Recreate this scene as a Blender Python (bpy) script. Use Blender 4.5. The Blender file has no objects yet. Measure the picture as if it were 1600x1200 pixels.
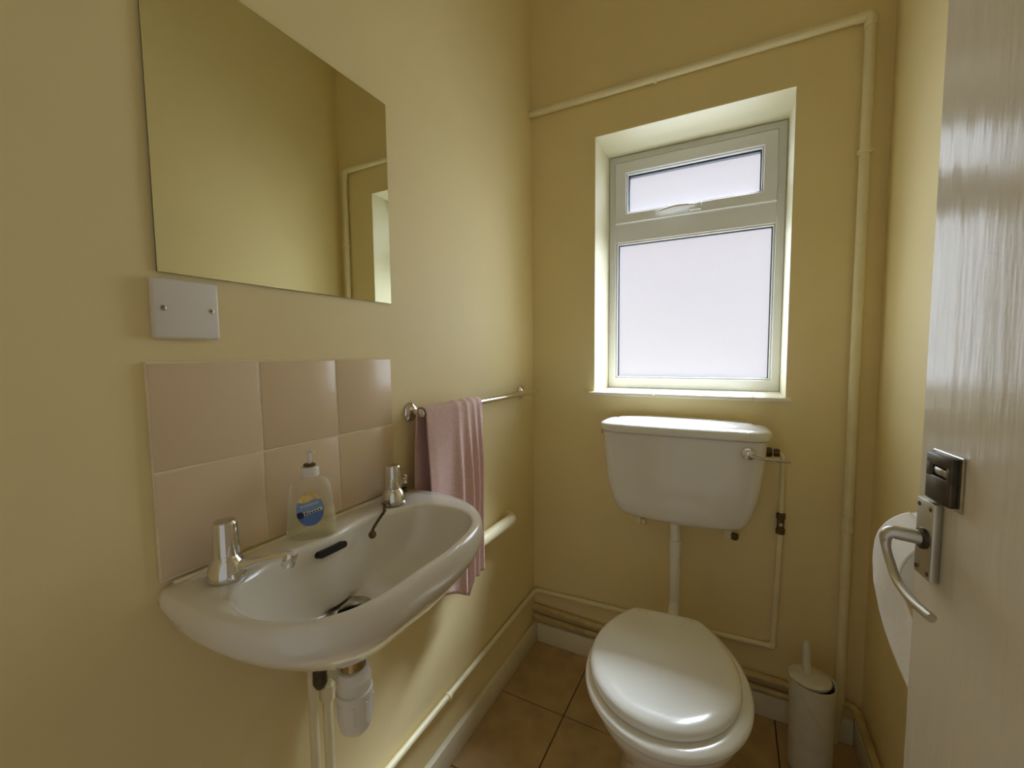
import bpy, bmesh, math, random
from mathutils import Vector, Matrix

random.seed(7)
S = bpy.context.scene
COL = S.collection
PI = math.pi

# ------------------------------------------------------------------ camera, world, exposure
YAW, PITCH, ROLL, FPX = 0.48485, -0.07076, -0.01011, 660.6
CAM = Vector((0.702, -1.510, 1.164))
fwd = Vector((-math.sin(YAW)*math.cos(PITCH), math.cos(YAW)*math.cos(PITCH), math.sin(PITCH)))
rt = Vector((math.cos(YAW), math.sin(YAW), 0.0))
up = rt.cross(fwd)
r2 = math.cos(ROLL)*rt + math.sin(ROLL)*up
u2 = -math.sin(ROLL)*rt + math.cos(ROLL)*up
cd = bpy.data.cameras.new('camera')
cd.sensor_fit = 'HORIZONTAL'
cd.sensor_width = 36.0
cd.lens = FPX*36.0/1600.0
cd.clip_start = 0.02
cam = bpy.data.objects.new('camera', cd)
COL.objects.link(cam)
cam.matrix_world = Matrix(((r2.x, u2.x, -fwd.x, CAM.x), (r2.y, u2.y, -fwd.y, CAM.y), (r2.z, u2.z, -fwd.z, CAM.z), (0, 0, 0, 1)))
S.camera = cam

wd = bpy.data.worlds.new('World')
S.world = wd
wd.use_nodes = True
wd.node_tree.nodes['Background'].inputs[0].default_value = (0.95, 0.92, 0.88, 1)
wd.node_tree.nodes['Background'].inputs[1].default_value = 0.38
WINDOW_GLOW = 1.25
def daylight(name, energy, angle, el, az, col):
    """sky light from outside the window: el above the horizon, az turned towards the left wall"""
    l = bpy.data.lights.new(name, 'SUN')
    l.energy = energy
    l.angle = math.radians(angle)
    l.color = col
    o = bpy.data.objects.new(name, l)
    COL.objects.link(o)
    o.location = (0.9, 2.5, 4.0)
    el, az = math.radians(el), math.radians(az)
    o.rotation_euler = Vector((-math.sin(az)*math.cos(el), -math.cos(az)*math.cos(el), -math.sin(el))).to_track_quat('-Z', 'Y').to_euler()
daylight('overcast_sky', 19.0, 140, 25, 0, (0.77, 0.88, 1.0))
daylight('bright_cloud', 30.0, 24, 53, 22, (0.77, 0.88, 1.0))
S.view_settings.view_transform = 'Standard'
S.view_settings.look = 'None'
S.view_settings.gamma = 1.0
S.view_settings.use_curve_mapping = False
S.view_settings.exposure = 0.0
S.cycles.max_bounces = 14
S.cycles.diffuse_bounces = 9
S.cycles.glossy_bounces = 6
S.cycles.caustics_reflective = False
S.cycles.caustics_refractive = False

# ------------------------------------------------------------------ materials
def mat(name, col, rough=0.5, metal=0.0, noise=None, bump=None, coat=0.0, spec=0.5, emit=None, trans=0.0, ior=1.5, sheen=0.0):
    """noise=(scale, amount[, stretch]) mottles the colour; bump=(scale, strength[, stretch]) gives fine relief"""
    m = bpy.data.materials.new(name)
    m.use_nodes = True
    nt = m.node_tree
    b = nt.nodes['Principled BSDF']
    b.inputs['Base Color'].default_value = (*col, 1)
    b.inputs['Roughness'].default_value = rough
    b.inputs['Metallic'].default_value = metal
    b.inputs['Coat Weight'].default_value = coat
    b.inputs['Specular IOR Level'].default_value = spec
    b.inputs['Transmission Weight'].default_value = trans
    b.inputs['IOR'].default_value = ior
    b.inputs['Sheen Weight'].default_value = sheen
    if emit:
        b.inputs['Emission Color'].default_value = (*emit[:3], 1)
        b.inputs['Emission Strength'].default_value = emit[3]
    def tex(scale, stretch, detail):
        tc = nt.nodes.new('ShaderNodeTexCoord')
        mp = nt.nodes.new('ShaderNodeMapping')
        mp.inputs['Scale'].default_value = stretch
        n = nt.nodes.new('ShaderNodeTexNoise')
        n.inputs['Scale'].default_value = scale
        n.inputs['Detail'].default_value = detail
        nt.links.new(tc.outputs['Object'], mp.inputs[0])
        nt.links.new(mp.outputs[0], n.inputs['Vector'])
        return n
    if noise:
        n = tex(noise[0], noise[2] if len(noise) > 2 else (1, 1, 1), 5)
        rp = nt.nodes.new('ShaderNodeValToRGB')
        a = noise[1]
        rp.color_ramp.elements[0].position = 0.3
        rp.color_ramp.elements[1].position = 0.7
        rp.color_ramp.elements[0].color = (*[c*(1-a) for c in col], 1)
        rp.color_ramp.elements[1].color = (*[min(1, c*(1+a)) for c in col], 1)
        nt.links.new(n.outputs['Fac'], rp.inputs[0])
        nt.links.new(rp.outputs[0], b.inputs['Base Color'])
    if bump:
        n = tex(bump[0], bump[2] if len(bump) > 2 else (1, 1, 1), 4)
        bp = nt.nodes.new('ShaderNodeBump')
        bp.inputs['Strength'].default_value = bump[1]
        bp.inputs['Distance'].default_value = 0.004
        nt.links.new(n.outputs['Fac'], bp.inputs['Height'])
        nt.links.new(bp.outputs[0], b.inputs['Normal'])
    return m

M = {}
M['wall'] = mat('cream_emulsion', (0.81, 0.695, 0.39), 0.55, noise=(3, 0.03), bump=(60, 0.08), spec=0.35)
M['reveal'] = mat('dimmed_reveal_paint', (0.68, 0.64, 0.46), 0.5, bump=(50, 0.06))  # paint colour darkened to tone down the window light in the recess
M['ceil'] = mat('ceiling_paint', (0.80, 0.77, 0.66), 0.8, bump=(80, 0.05))
M['skirt'] = mat('skirting_gloss', (0.78, 0.74, 0.58), 0.3, noise=(9, 0.06), bump=(30, 0.12))
M['pipe'] = mat('painted_pipe', (0.80, 0.74, 0.50), 0.35, noise=(20, 0.05), bump=(60, 0.1))
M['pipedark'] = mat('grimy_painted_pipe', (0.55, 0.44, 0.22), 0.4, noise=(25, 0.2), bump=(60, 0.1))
M['floortile'] = mat('beige_floor_tile', (0.48, 0.34, 0.17), 0.3, noise=(14, 0.14), bump=(40, 0.06))
M['grout'] = mat('dark_grout', (0.10, 0.07, 0.04), 0.9, noise=(60, 0.3))
M['walltile'] = mat('peach_wall_tile', (0.74, 0.59, 0.41), 0.20, noise=(5, 0.02), bump=(14, 0.02), spec=0.32)
M['tilegrout'] = mat('cream_grout', (0.80, 0.70, 0.52), 0.8, noise=(40, 0.06))
M['ceramic'] = mat('basin_vitreous_china', (0.76, 0.73, 0.66), 0.10, coat=0.5, noise=(4, 0.015))
M['china'] = mat('white_vitreous_china', (0.74, 0.73, 0.70), 0.10, coat=0.5, noise=(4, 0.012))
M['seat'] = mat('white_plastic_seat', (0.83, 0.83, 0.78), 0.16, coat=0.2, noise=(5, 0.012))
M['plastic'] = mat('white_plastic', (0.80, 0.79, 0.75), 0.3, noise=(15, 0.02))
M['plate'] = mat('white_moulded_plate', (0.76, 0.73, 0.70), 0.28, noise=(15, 0.02))
M['upvc'] = mat('white_upvc', (0.66, 0.66, 0.66), 0.25, noise=(6, 0.012))
M['gasket'] = mat('black_rubber', (0.02, 0.022, 0.03), 0.6, noise=(50, 0.2))
M['chrome'] = mat('chrome', (0.80, 0.79, 0.78), 0.10, 1.0, noise=(20, 0.03))
M['worn'] = mat('worn_chrome', (0.52, 0.50, 0.44), 0.25, 1.0, noise=(70, 0.25))
M['brass'] = mat('aged_brass', (0.62, 0.47, 0.22), 0.28, 1.0, noise=(40, 0.2))
M['bronze'] = mat('dark_tarnished_brass', (0.14, 0.09, 0.05), 0.45, 0.7, noise=(60, 0.4))
M['alu'] = mat('satin_aluminium', (0.62, 0.60, 0.54), 0.36, 1.0, noise=(50, 0.06))
M['blackmetal'] = mat('dark_bronze_bolt', (0.10, 0.085, 0.065), 0.35, 0.8, noise=(50, 0.3))
M['dark'] = mat('hole_shade', (0.012, 0.011, 0.01), 0.8, noise=(30, 0.2))  # near-black colour paints the shade inside holes and slots
M['mould'] = mat('black_mouldy_sealant', (0.03, 0.025, 0.018), 0.8, noise=(80, 0.5))
M['mirror'] = mat('mirror_silver', (0.80, 0.81, 0.70), 0.015, 1.0, noise=(2, 0.004))
M['mirroredge'] = mat('mirror_glass_edge', (0.16, 0.15, 0.08), 0.3, noise=(30, 0.1))
M['towel'] = mat('pink_terry_cloth', (0.66, 0.45, 0.42), 0.95, noise=(140, 0.08), bump=(420, 0.35), sheen=0.4, spec=0.1)
M['paper'] = mat('white_tissue', (0.86, 0.86, 0.87), 0.95, noise=(30, 0.02), bump=(160, 0.15), spec=0.1)
M['card'] = mat('brown_cardboard', (0.45, 0.33, 0.2), 0.9, noise=(40, 0.1))
M['door'] = mat('grey_white_gloss_paint', (0.72, 0.66, 0.54), 0.20, noise=(3, 0.02), bump=(28, 0.6, (1, 1, 0.12)), spec=0.03)
M['brushpot'] = mat('grey_white_plastic_pot', (0.66, 0.64, 0.54), 0.5, noise=(25, 0.06), bump=(25, 0.1))
M['pane'] = mat('frosted_glass_glowing', (0.45, 0.45, 0.48), 0.35, emit=(0.90, 0.88, 1.0, WINDOW_GLOW), bump=(260, 0.2))  # own emission stands in for daylight scattered by the glass
def let_light_through(m, t):
    # part of the daylight passes the frosted glass without being scattered
    nt = m.node_tree
    out = next(n for n in nt.nodes if n.type == 'OUTPUT_MATERIAL')
    b = nt.nodes['Principled BSDF']
    tr = nt.nodes.new('ShaderNodeBsdfTransparent')
    mx = nt.nodes.new('ShaderNodeMixShader')
    mx.inputs[0].default_value = t
    nt.links.new(b.outputs[0], mx.inputs[1])
    nt.links.new(tr.outputs[0], mx.inputs[2])
    nt.links.new(mx.outputs[0], out.inputs[0])
let_light_through(M['pane'], 0.80)
M['labelblue'] = mat('label_blue', (0.10, 0.20, 0.55), 0.35, noise=(30, 0.05))
M['labelmid'] = mat('label_light_blue', (0.22, 0.38, 0.72), 0.35, noise=(60, 0.12))
M['labelyellow'] = mat('label_yellow', (0.78, 0.60, 0.22), 0.35, noise=(90, 0.25))
M['labelpale'] = mat('label_pale_band', (0.72, 0.71, 0.60), 0.35, noise=(30, 0.04))
M['labeldark'] = mat('label_navy', (0.02, 0.025, 0.07), 0.35, noise=(30, 0.1))

def clear_plastic(name='clear_plastic', tint=(0.96, 0.96, 0.92), body=(0.85, 0.85, 0.80), edge=0.42, base=0.10):
    m = bpy.data.materials.new(name)
    m.use_nodes = True
    nt = m.node_tree
    nt.nodes.clear()
    out = nt.nodes.new('ShaderNodeOutputMaterial')
    tr = nt.nodes.new('ShaderNodeBsdfTransparent')
    tr.inputs[0].default_value = (*tint, 1)
    gl = nt.nodes.new('ShaderNodeBsdfPrincipled')
    gl.inputs['Base Color'].default_value = (*body, 1)
    gl.inputs['Roughness'].default_value = 0.08
    lw = nt.nodes.new('ShaderNodeLayerWeight')
    lw.inputs[0].default_value = 0.35
    mth = nt.nodes.new('ShaderNodeMath')
    mth.operation = 'MULTIPLY_ADD'
    mth.inputs[1].default_value = edge
    mth.inputs[2].default_value = base
    mx = nt.nodes.new('ShaderNodeMixShader')
    nt.links.new(lw.outputs['Facing'], mth.inputs[0])
    nt.links.new(mth.outputs[0], mx.inputs[0])
    nt.links.new(tr.outputs[0], mx.inputs[1])
    nt.links.new(gl.outputs[0], mx.inputs[2])
    nt.links.new(mx.outputs[0], out.inputs[0])
    return m
M['clear'] = clear_plastic()
M['soap'] = clear_plastic('pale_yellow_soap', (0.97, 0.95, 0.82), (0.92, 0.88, 0.62), 0.1, 0.22)

# ------------------------------------------------------------------ mesh helpers
def obj(name, bm, m, parent=None, smooth=False, angle=None):
    me = bpy.data.meshes.new(name)
    bmesh.ops.recalc_face_normals(bm, faces=bm.faces)
    if smooth:
        for f in bm.faces:
            f.smooth = True
        lim = math.radians(angle or 40)
        for e in bm.edges:
            if len(e.link_faces) == 2 and e.calc_face_angle(0) > lim:
                e.smooth = False
    bm.to_mesh(me)
    bm.free()
    me.materials.append(m)
    o = bpy.data.objects.new(name, me)
    COL.objects.link(o)
    if parent:
        o.parent = parent
    return o

def thing(name, label, cat, loc=(0, 0, 0), rz=0.0, group=None):
    o = bpy.data.objects.new(name, None)
    o.empty_display_size = 0.05
    COL.objects.link(o)
    o.location = loc
    o.rotation_euler = (0, 0, rz)
    o['label'] = label
    o['category'] = cat
    if group:
        o['group'] = group
    return o

def tag(o, label, cat, group=None):
    o['label'] = label
    o['category'] = cat
    if group:
        o['group'] = group
    return o

def struct(o, label, cat):
    o['kind'] = 'structure'
    return tag(o, label, cat)

def box(bm, lo, hi, bevel=0.0, seg=2):
    v = [bm.verts.new((x, y, z)) for x in (lo[0], hi[0]) for y in (lo[1], hi[1]) for z in (lo[2], hi[2])]
    fs = [bm.faces.new([v[i] for i in q]) for q in ((0, 1, 3, 2), (4, 6, 7, 5), (0, 4, 5, 1), (2, 3, 7, 6), (0, 2, 6, 4), (1, 5, 7, 3))]
    if bevel:
        es = list({e for f in fs for e in f.edges})
        bmesh.ops.bevel(bm, geom=es, offset=bevel, segments=seg, affect='EDGES', profile=0.5)
    return bm

def B(lo, hi, bevel=0.0, seg=2):
    return box(bmesh.new(), lo, hi, bevel, seg)

def loft(bm, rings, cap0=True, cap1=True, closed=True):
    vr = [[bm.verts.new(p) for p in r] for r in rings]
    n = len(vr[0])
    for a, b in zip(vr, vr[1:]):
        for i in range(n if closed else n-1):
            j = (i+1) % n
            bm.faces.new((a[i], a[j], b[j], b[i]))
    if cap0:
        bm.faces.new(vr[0][::-1])
    if cap1:
        bm.faces.new(vr[-1])
    return vr

def lathe(prof, origin=(0, 0, 0), axis=(0, 0, 1), n=28, bm=None, cap=True):
    """prof: (radius, height) pairs along axis"""
    bm = bm or bmesh.new()
    q = Vector(axis).normalized().to_track_quat('Z', 'Y')
    o = Vector(origin)
    rings = [[o + q @ Vector((r*math.cos(2*PI*i/n), r*math.sin(2*PI*i/n), h)) for i in range(n)] for r, h in prof]
    loft(bm, rings, cap, cap)
    return bm

def fillet(pts, r, k=6):
    pts = [Vector(p) for p in pts]
    out = [pts[0]]
    for a, b, c in zip(pts, pts[1:], pts[2:]):
        d1, d2 = (a-b), (c-b)
        t = min(r, d1.length*0.49, d2.length*0.49)
        p1, p2 = b + d1.normalized()*t, b + d2.normalized()*t
        for i in range(k+1):
            s = i/k
            out.append(p1*(1-s)**2 + b*2*s*(1-s) + p2*s*s)
    out.append(pts[-1])
    return out

def tube(pts, r, n=16, bm=None, cap=True, flat=1.0):
    """sweep a circle along pts; r may be a list; flat squashes the section"""
    bm = bm or bmesh.new()
    pts = [Vector(p) for p in pts]
    rs = r if isinstance(r, (list, tuple)) else [r]*len(pts)
    t0 = (pts[1]-pts[0]).normalized()
    ref = Vector((0, 0, 1)) if abs(t0.z) < 0.9 else Vector((1, 0, 0))
    u = t0.cross(ref).normalized()
    rings = []
    for i, p in enumerate(pts):
        a = pts[max(i-1, 0)]
        c = pts[min(i+1, len(pts)-1)]
        t = (c-a).normalized()
        u = (u - t*u.dot(t)).normalized()
        w = t.cross(u)
        rings.append([p + (u*math.cos(2*PI*k/n) + w*math.sin(2*PI*k/n)*flat)*rs[i] for k in range(n)])
    loft(bm, rings, cap, cap)
    return bm

def grid(bm, f, nu, nv):
    vs = [[bm.verts.new(f(i/nu, j/nv)) for j in range(nv+1)] for i in range(nu+1)]
    for i in range(nu):
        for j in range(nv):
            bm.faces.new((vs[i][j], vs[i+1][j], vs[i+1][j+1], vs[i][j+1]))
    return vs

def prism(bm, poly, h0, h1, f):
    """extrude a 2D polygon between two heights; f maps (a, b, h) to 3D"""
    loft(bm, [[f(a, b, h0) for a, b in poly], [f(a, b, h1) for a, b in poly]])
    return bm

# ------------------------------------------------------------------ the room
W, YF, H = 1.056, -1.66, 2.62          # right wall, front wall, ceiling
TH = 0.26                              # outer wall thickness
RX0, RX1, RZ0, RZ1, RD = 0.247, 0.842, 1.012, 1.925, 0.19   # window opening and reveal depth

wl = obj('wall_left', B((-0.1, YF-0.1, -0.06), (0, TH, H)), M['wall'])
struct(wl, 'cream painted left wall carrying the mirror, peach tiles and towel rail', 'wall')
wr = obj('wall_right', B((W, YF-0.1, -0.06), (W+0.1, TH, H)), M['wall'])
struct(wr, 'cream painted right wall beside the tall corner pipe, partly hidden by the door', 'wall')
bm = bmesh.new()
box(bm, (0, 0, -0.06), (RX0, TH, H)); box(bm, (RX1, 0, -0.06), (W, TH, H))
box(bm, (RX0, 0, -0.06), (RX1, TH, RZ0)); box(bm, (RX0, 0, RZ1), (RX1, TH, H))
wb = obj('wall_back', bm, M['wall'])
struct(wb, 'olive-cream back wall with the frosted window above the cistern', 'wall')
bm = bmesh.new()                        # lining of the window recess
e = 0.0015
box(bm, (RX0, 0.001, RZ0), (RX0+e, RD+0.01, RZ1)); box(bm, (RX1-e, 0.001, RZ0), (RX1, RD+0.01, RZ1))
box(bm, (RX0, 0.001, RZ1-e), (RX1, RD+0.01, RZ1))
obj('reveal_lining', bm, M['reveal'], wb)
bm = bmesh.new()                        # front wall with the doorway the picture is taken from
DX0, DX1, DH = 0.20, 0.985, 2.02
box(bm, (0, YF-0.1, -0.06), (DX0, YF, H)); box(bm, (DX1, YF-0.1, -0.06), (W, YF, H)); box(bm, (DX0, YF-0.1, DH), (DX1, YF, H))
wf = obj('wall_front', bm, M['wall'])
struct(wf, 'cream front wall with the open doorway', 'wall')
ce = obj('ceiling', B((-0.1, YF-0.1, H), (W+0.1, TH, H+0.05)), M['ceil'])
struct(ce, 'off-white ceiling of the small toilet room', 'ceiling')
fl = obj('floor', B((0, YF-0.1, -0.06), (W, 0, -0.004)), M['grout'])
struct(fl, 'beige-brown square tiled floor with dark joints', 'floor')
xs = [0.0, 0.2415, 0.5415, 0.8415, W]
ys = [0.0, -0.302, -0.602, -0.902, -1.202, -1.502, YF]
for a, b in zip(xs, xs[1:]):
    for c, d in zip(ys, ys[1:]):
        g = 0.0018
        o = obj('floor_tile', B((a+(g if a else 0), d+g, -0.006), (b-(g if b < W else 0), c-(g if c else 0), random.uniform(-0.0004, 0.0004)), 0.0012, 1), M['floortile'], fl)

def skirting(name, lo, hi, label):
    return struct(obj(name, B(lo, hi, 0.004, 2), M['skirt'], None, True, 35), label, 'skirting')
skirting('baseboard_left', (0.0005, YF+0.001, 0.0005), (0.018, -0.0005, 0.078), 'cream gloss skirting board along the left wall')
skirting('baseboard_back', (0.0185, -0.018, 0.0005), (W-0.0185, -0.0005, 0.078), 'cream gloss skirting board along the back wall behind the toilet')
skirting('baseboard_right', (W-0.018, YF+0.001, 0.0005), (W-0.0005, -0.0005, 0.078), 'cream gloss skirting board along the right wall behind the brush pot')

# ------------------------------------------------------------------ window
WX0, WX1, WZ0, WZ1 = RX0+0.002, RX1-0.002, RZ0+0.013, RZ1-0.002
YW = RD
def frame_bm(x0, x1, z0, z1, w, y0, y1, bevel=0.003, wb=None, wt=None):
    """four mitred members, one closed ring"""
    wb = wb or w; wt = wt or w
    bm = bmesh.new()
    out = [(x0, z0), (x1, z0), (x1, z1), (x0, z1)]
    inn = [(x0+w, z0+wb), (x1-w, z0+wb), (x1-w, z1-wt), (x0+w, z1-wt)]
    b = bevel
    outc = [(x0+b, z0+b), (x1-b, z0+b), (x1-b, z1-b), (x0+b, z1-b)]
    innc = [(x0+w-b, z0+wb-b), (x1-w+b, z0+wb-b), (x1-w+b, z1-wt+b), (x0+w-b, z1-wt+b)]
    rings = [[(x, y1, z) for x, z in out], [(x, y0+b, z) for x, z in out], [(x, y0, z) for x, z in outc],
             [(x, y0, z) for x, z in innc], [(x, y0+b, z) for x, z in inn], [(x, y1, z) for x, z in inn]]
    vr = loft(bm, rings, False, False)
    for i in range(4):
        j = (i+1) % 4
        bm.faces.new((vr[-1][i], vr[-1][j], vr[0][j], vr[0][i]))
    return bm
TR0, TR1 = 1.594, 1.668                 # transom
bm = frame_bm(WX0, WX1, WZ0, WZ1, 0.028, YW, YW+0.06, wb=0.040, wt=0.026)
box(bm, (WX0+0.026, YW+0.0005, TR0), (WX1-0.026, YW+0.06, TR1), 0.002, 1)
win = obj('window_1', bm, M['upvc'])
struct(win, 'white plastic-framed window with frosted panes and a small top opener', 'window')
# lower fixed light: bead, black gasket, pane
LX0, LX1, LZ0, LZ1 = WX0+0.028, WX1-0.028, WZ0+0.040, TR0
obj('glazing_bead', frame_bm(LX0, LX1, LZ0, LZ1, 0.006, YW+0.006, YW+0.03, 0.002), M['upvc'], win)
obj('gasket', frame_bm(LX0+0.005, LX1-0.005, LZ0+0.003, LZ1-0.005, 0.0045, YW+0.018, YW+0.03, 0.001), M['gasket'], win)
obj('window_pane', B((LX0+0.005, YW+0.028, LZ0+0.003), (LX1-0.005, YW+0.036, LZ1-0.005)), M['pane'], win)
# top opener
SX0, SX1, SZ0, SZ1 = WX0+0.026, WX1-0.026, TR1-0.004, WZ1-0.028
sash = obj('opening_sash', frame_bm(SX0, SX1, SZ0, SZ1, 0.042, YW-0.010, YW+0.05, 0.003, wb=0.038, wt=0.044), M['upvc'], win)
IX0, IX1, IZ0, IZ1 = SX0+0.042, SX1-0.042, SZ0+0.038, SZ1-0.044
obj('sash_bead', frame_bm(IX0, IX1, IZ0, IZ1, 0.005, YW-0.004, YW+0.03, 0.002), M['upvc'], sash)
obj('sash_gasket', frame_bm(IX0+0.004, IX1-0.004, IZ0+0.002, IZ1-0.004, 0.005, YW+0.008, YW+0.03, 0.001, wb=0.002, wt=0.007), M['gasket'], sash)
obj('sash_pane', B((IX0+0.004, YW+0.026, IZ0+0.002), (IX1-0.004, YW+0.034, IZ1-0.004)), M['pane'], sash)
# opener handle: short base block and a long curved blade
hz = SZ0+0.019
hb = obj('window_handle', B((0.545, YW-0.028, hz-0.012), (0.585, YW-0.0095, hz+0.012), 0.004, 3), M['upvc'], win, True)
obj('handle_blade', tube([(0.560, YW-0.030, hz+0.003), (0.535, YW-0.038, hz+0.004), (0.50, YW-0.042, hz+0.004), (0.46, YW-0.038, hz), (0.432, YW-0.034, hz-0.003)],
    [0.009, 0.0095, 0.010, 0.009, 0.004], 14, flat=0.7), M['upvc'], hb, True)
# tiled sill
sill = thing('window_sill', 'narrow sill of pale glazed tiles with rounded front under the frosted window', 'sill', (0, 0, 0))
sx = [RX0-0.020, 0.461, 0.756, RX1+0.014]
for i, (a, b) in enumerate(zip(sx, sx[1:])):
    x0 = max(a, RX0+0.002) if i == 0 else a
    x1 = min(b, RX1-0.002) if i == 2 else b
    bm = bmesh.new()
    box(bm, (x0+0.0006, -0.0005, RZ0+0.0005), (x1-0.0006, YW+0.02, RZ0+0.012))
    box(bm, (a+0.0006, -0.020, RZ0-0.0005), (b-0.0006, -0.0006, RZ0+0.012), 0.004, 3)
    obj('sill_tile', bm, M['skirt'], sill, True)

# ------------------------------------------------------------------ mirror, blank plate, splashback
mr = thing('mirror', 'square frameless wall mirror above the blanking plate, reflecting pipe and window', 'mirror', (0, 0, 0))
obj('backing', B((0.0008, -1.2165, 1.2815), (0.004, -0.7745, 1.7165)), M['mirroredge'], mr)
obj('mirror_glass', B((0.0041, -1.217, 1.281), (0.0052, -0.774, 1.717), 0.0004, 1), M['mirror'], mr)

pt = thing('blanking_plate', 'square white blank electrical plate with two screws under the mirror', 'wall plate', (0, 0, 0))
bm = B((0.0006, -1.228, 1.190), (0.0125, -1.145, 1.273), 0.004, 3)
obj('plate', bm, M['plate'], pt, True)
for y in (-1.2165, -1.1565):
    s = obj('screw', lathe([(0.0036, -0.002), (0.0036, 0.0005), (0.0026, 0.0012)], (0.0125, y, 1.2315), (1, 0, 0), 14), M['worn'], pt, True)
    obj('screw_slot', B((0.0136, y-0.0025, 1.2311), (0.0141, y+0.0025, 1.2320)), M['dark'], s)

sp = thing('splashback', 'splashback of six peach glazed square tiles above the basin', 'tiles', (0, 0, 0))
obj('grout_bed', B((0.0004, -1.2385, 0.852), (0.0066, -0.7835, 1.1585), 0.001, 1), M['tilegrout'], sp)
ty = [-1.239+0.1521*i for i in range(4)]
for a, b in zip(ty, ty[1:]):
    for z0, z1 in ((0.8535, 1.0055), (1.0055, 1.1575)):
        obj('wall_tile', B((0.0008, a+0.0012, z0+0.0012), (0.0078, b-0.0012, z1-0.0012), 0.0022, 2), M['walltile'], sp, True, 50)

# ------------------------------------------------------------------ basin
BY = -0.990
HV, FU = 0.258, 0.307
def d_inside(u, v):
    if u < 0 or abs(v) > HV:
        return False
    c = 0.07
    if u < c:
        # softly rounded back corners
        r = 0.02
        if u < r and abs(v) > HV-r:
            return (u-r)**2 + (abs(v)-HV+r)**2 <= r*r
        return True
    if v < 0:
        return ((u-c)/(FU-c))**2.6 + (-v/HV)**4.6 <= 1
    return ((u-c)/(FU-c))**2.3 + (v/HV)**2.7 <= 1
CU, CV = 0.165, -0.018
NB = 132
BCU, BCV = 0.1785, -0.026
def bowl_inside(u, v):
    tongue = 0.014*math.exp(-((v+0.033)/0.055)**2) if u < BCU else 0.0      # tongue carrying the overflow
    n = 3.5 if (u > BCU and v < BCV) else 2.7
    return (abs(u-BCU)/(0.114-tongue))**n + (abs(v-BCV)/0.206)**n <= 1
def reach(inside, a):
    lo, hi = 0.0, 0.6
    for _ in range(40):
        m_ = (lo+hi)/2
        if inside(CU+m_*math.cos(a), CV+m_*math.sin(a)):
            lo = m_
        else:
            hi = m_
    return lo
ANG = [2*PI*i/NB for i in range(NB)]
R_OUT = [reach(d_inside, a) for a in ANG]
R_TOP = [r-0.009 for r in R_OUT]
R_BOW = [min(reach(bowl_inside, a), t-0.006) for a, t in zip(ANG, R_TOP)]
def polar(rs):
    return [(CU+r*math.cos(a), CV+r*math.sin(a)) for r, a in zip(rs, ANG)]
OUT, TOP, BOW = polar(R_OUT), polar(R_TOP), polar(R_BOW)
TOP = [(o[0] + (t[0]-o[0])*min(1.0, o[0]/0.05), t[1]) for o, t in zip(OUT, TOP)]      # back edge stays on the wall
rings = []
def w3(u, v, z):
    return (u + 0.0006, BY + v, z)
for s, z in ((0.16, 0.690), (0.34, 0.696), (0.52, 0.710), (0.68, 0.733), (0.81, 0.758), (0.90, 0.777), (0.955, 0.791), (0.985, 0.802), (1.0, 0.815), (0.999, 0.825), (0.994, 0.834), (0.983, 0.8405), (0.970, 0.8440)):
    top = z > 0.80
    ring = []
    for (u, v) in OUT:
        cu = 0.14*(1-s)**0.5 if not top else 0.14
        if top:      # the back edge stays on the wall
            k = min(1.0, u/0.08)
            ring.append(w3(u + (s-1)*(u-0.14)*k, v*s, z + (0.845-z)*(1-k)*0.5))
        else:
            q = (1-s)
            cu = 0.14*q**0.6
            ring.append(w3(cu*q**0.4 + s*u if u < 0.3 else cu*q**0.4 + s*u, v*s - 0.01*q, z))
    rings.append(ring)
drain = (0.118, -0.024)
def mixr(A, Bp, t, z):
    return [w3(a[0]*(1-t)+b[0]*t, a[1]*(1-t)+b[1]*t, z) for a, b in zip(A, Bp)]
rings.append(mixr(TOP, BOW, 0.35, 0.8462))
rings.append(mixr(TOP, BOW, 0.85, 0.8462))
rings.append(mixr(TOP, BOW, 0.95, 0.8452))
rings.append(mixr(TOP, BOW, 0.99, 0.8420))
for s, z in ((0.988, 0.835), (0.972, 0.822), (0.94, 0.805), (0.90, 0.785), (0.84, 0.764), (0.75, 0.747), (0.63, 0.735), (0.48, 0.727), (0.33, 0.722), (0.20, 0.719), (0.13, 0.716), (0.125, 0.705)):
    q = 1-s
    ring = []
    for u, v in BOW:
        # rings drift towards the waste hole and become round
        du, dv = u-0.1785, v-BCV
        r = math.hypot(du, dv)
        k = max(0.0, (0.5-s)/0.38) if s < 0.5 else 0.0
        k = min(1.0, k)
        tu, tv = du*s, dv*s
        rr = 0.0235*(s/0.125) if s < 0.5 else 0
        if k > 0:
            tu = tu*(1-k) + du/r*rr*k
            tv = tv*(1-k) + dv/r*rr*k
        g = min(1.0, q/0.8)**1.3
        ring.append(w3(0.1785*(1-g) + drain[0]*g + tu, BCV*(1-g) + drain[1]*g + tv, z))
    rings.append(ring)
bs = thing('basin', 'small wall-hung off-white ceramic hand basin with two chrome taps', 'sink', (0, 0, 0))
bm = bmesh.new()
loft(bm, rings, False, False)
obj('bowl', bm, M['ceramic'], bs, True, 60)
DXX, DYY = drain[0], BY+drain[1]
# waste: chrome flange ring and dark throat
wst = obj('waste_flange', lathe([(0.0205, 0.705), (0.0205, 0.7165), (0.0225, 0.7205), (0.0325, 0.7245), (0.0365, 0.7240), (0.0365, 0.7180)], (DXX, DYY, 0), n=36, cap=False), M['worn'], bs, True)
obj('waste_throat', lathe([(0.0203, 0.640), (0.0203, 0.7140)], (DXX, DYY, 0), n=28, cap=False), M['dark'], wst, True)
obj('waste_floor', lathe([(0.020, 0.640), (0.020, 0.642)], (DXX, DYY, 0), n=28), M['dark'], wst)
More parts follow.
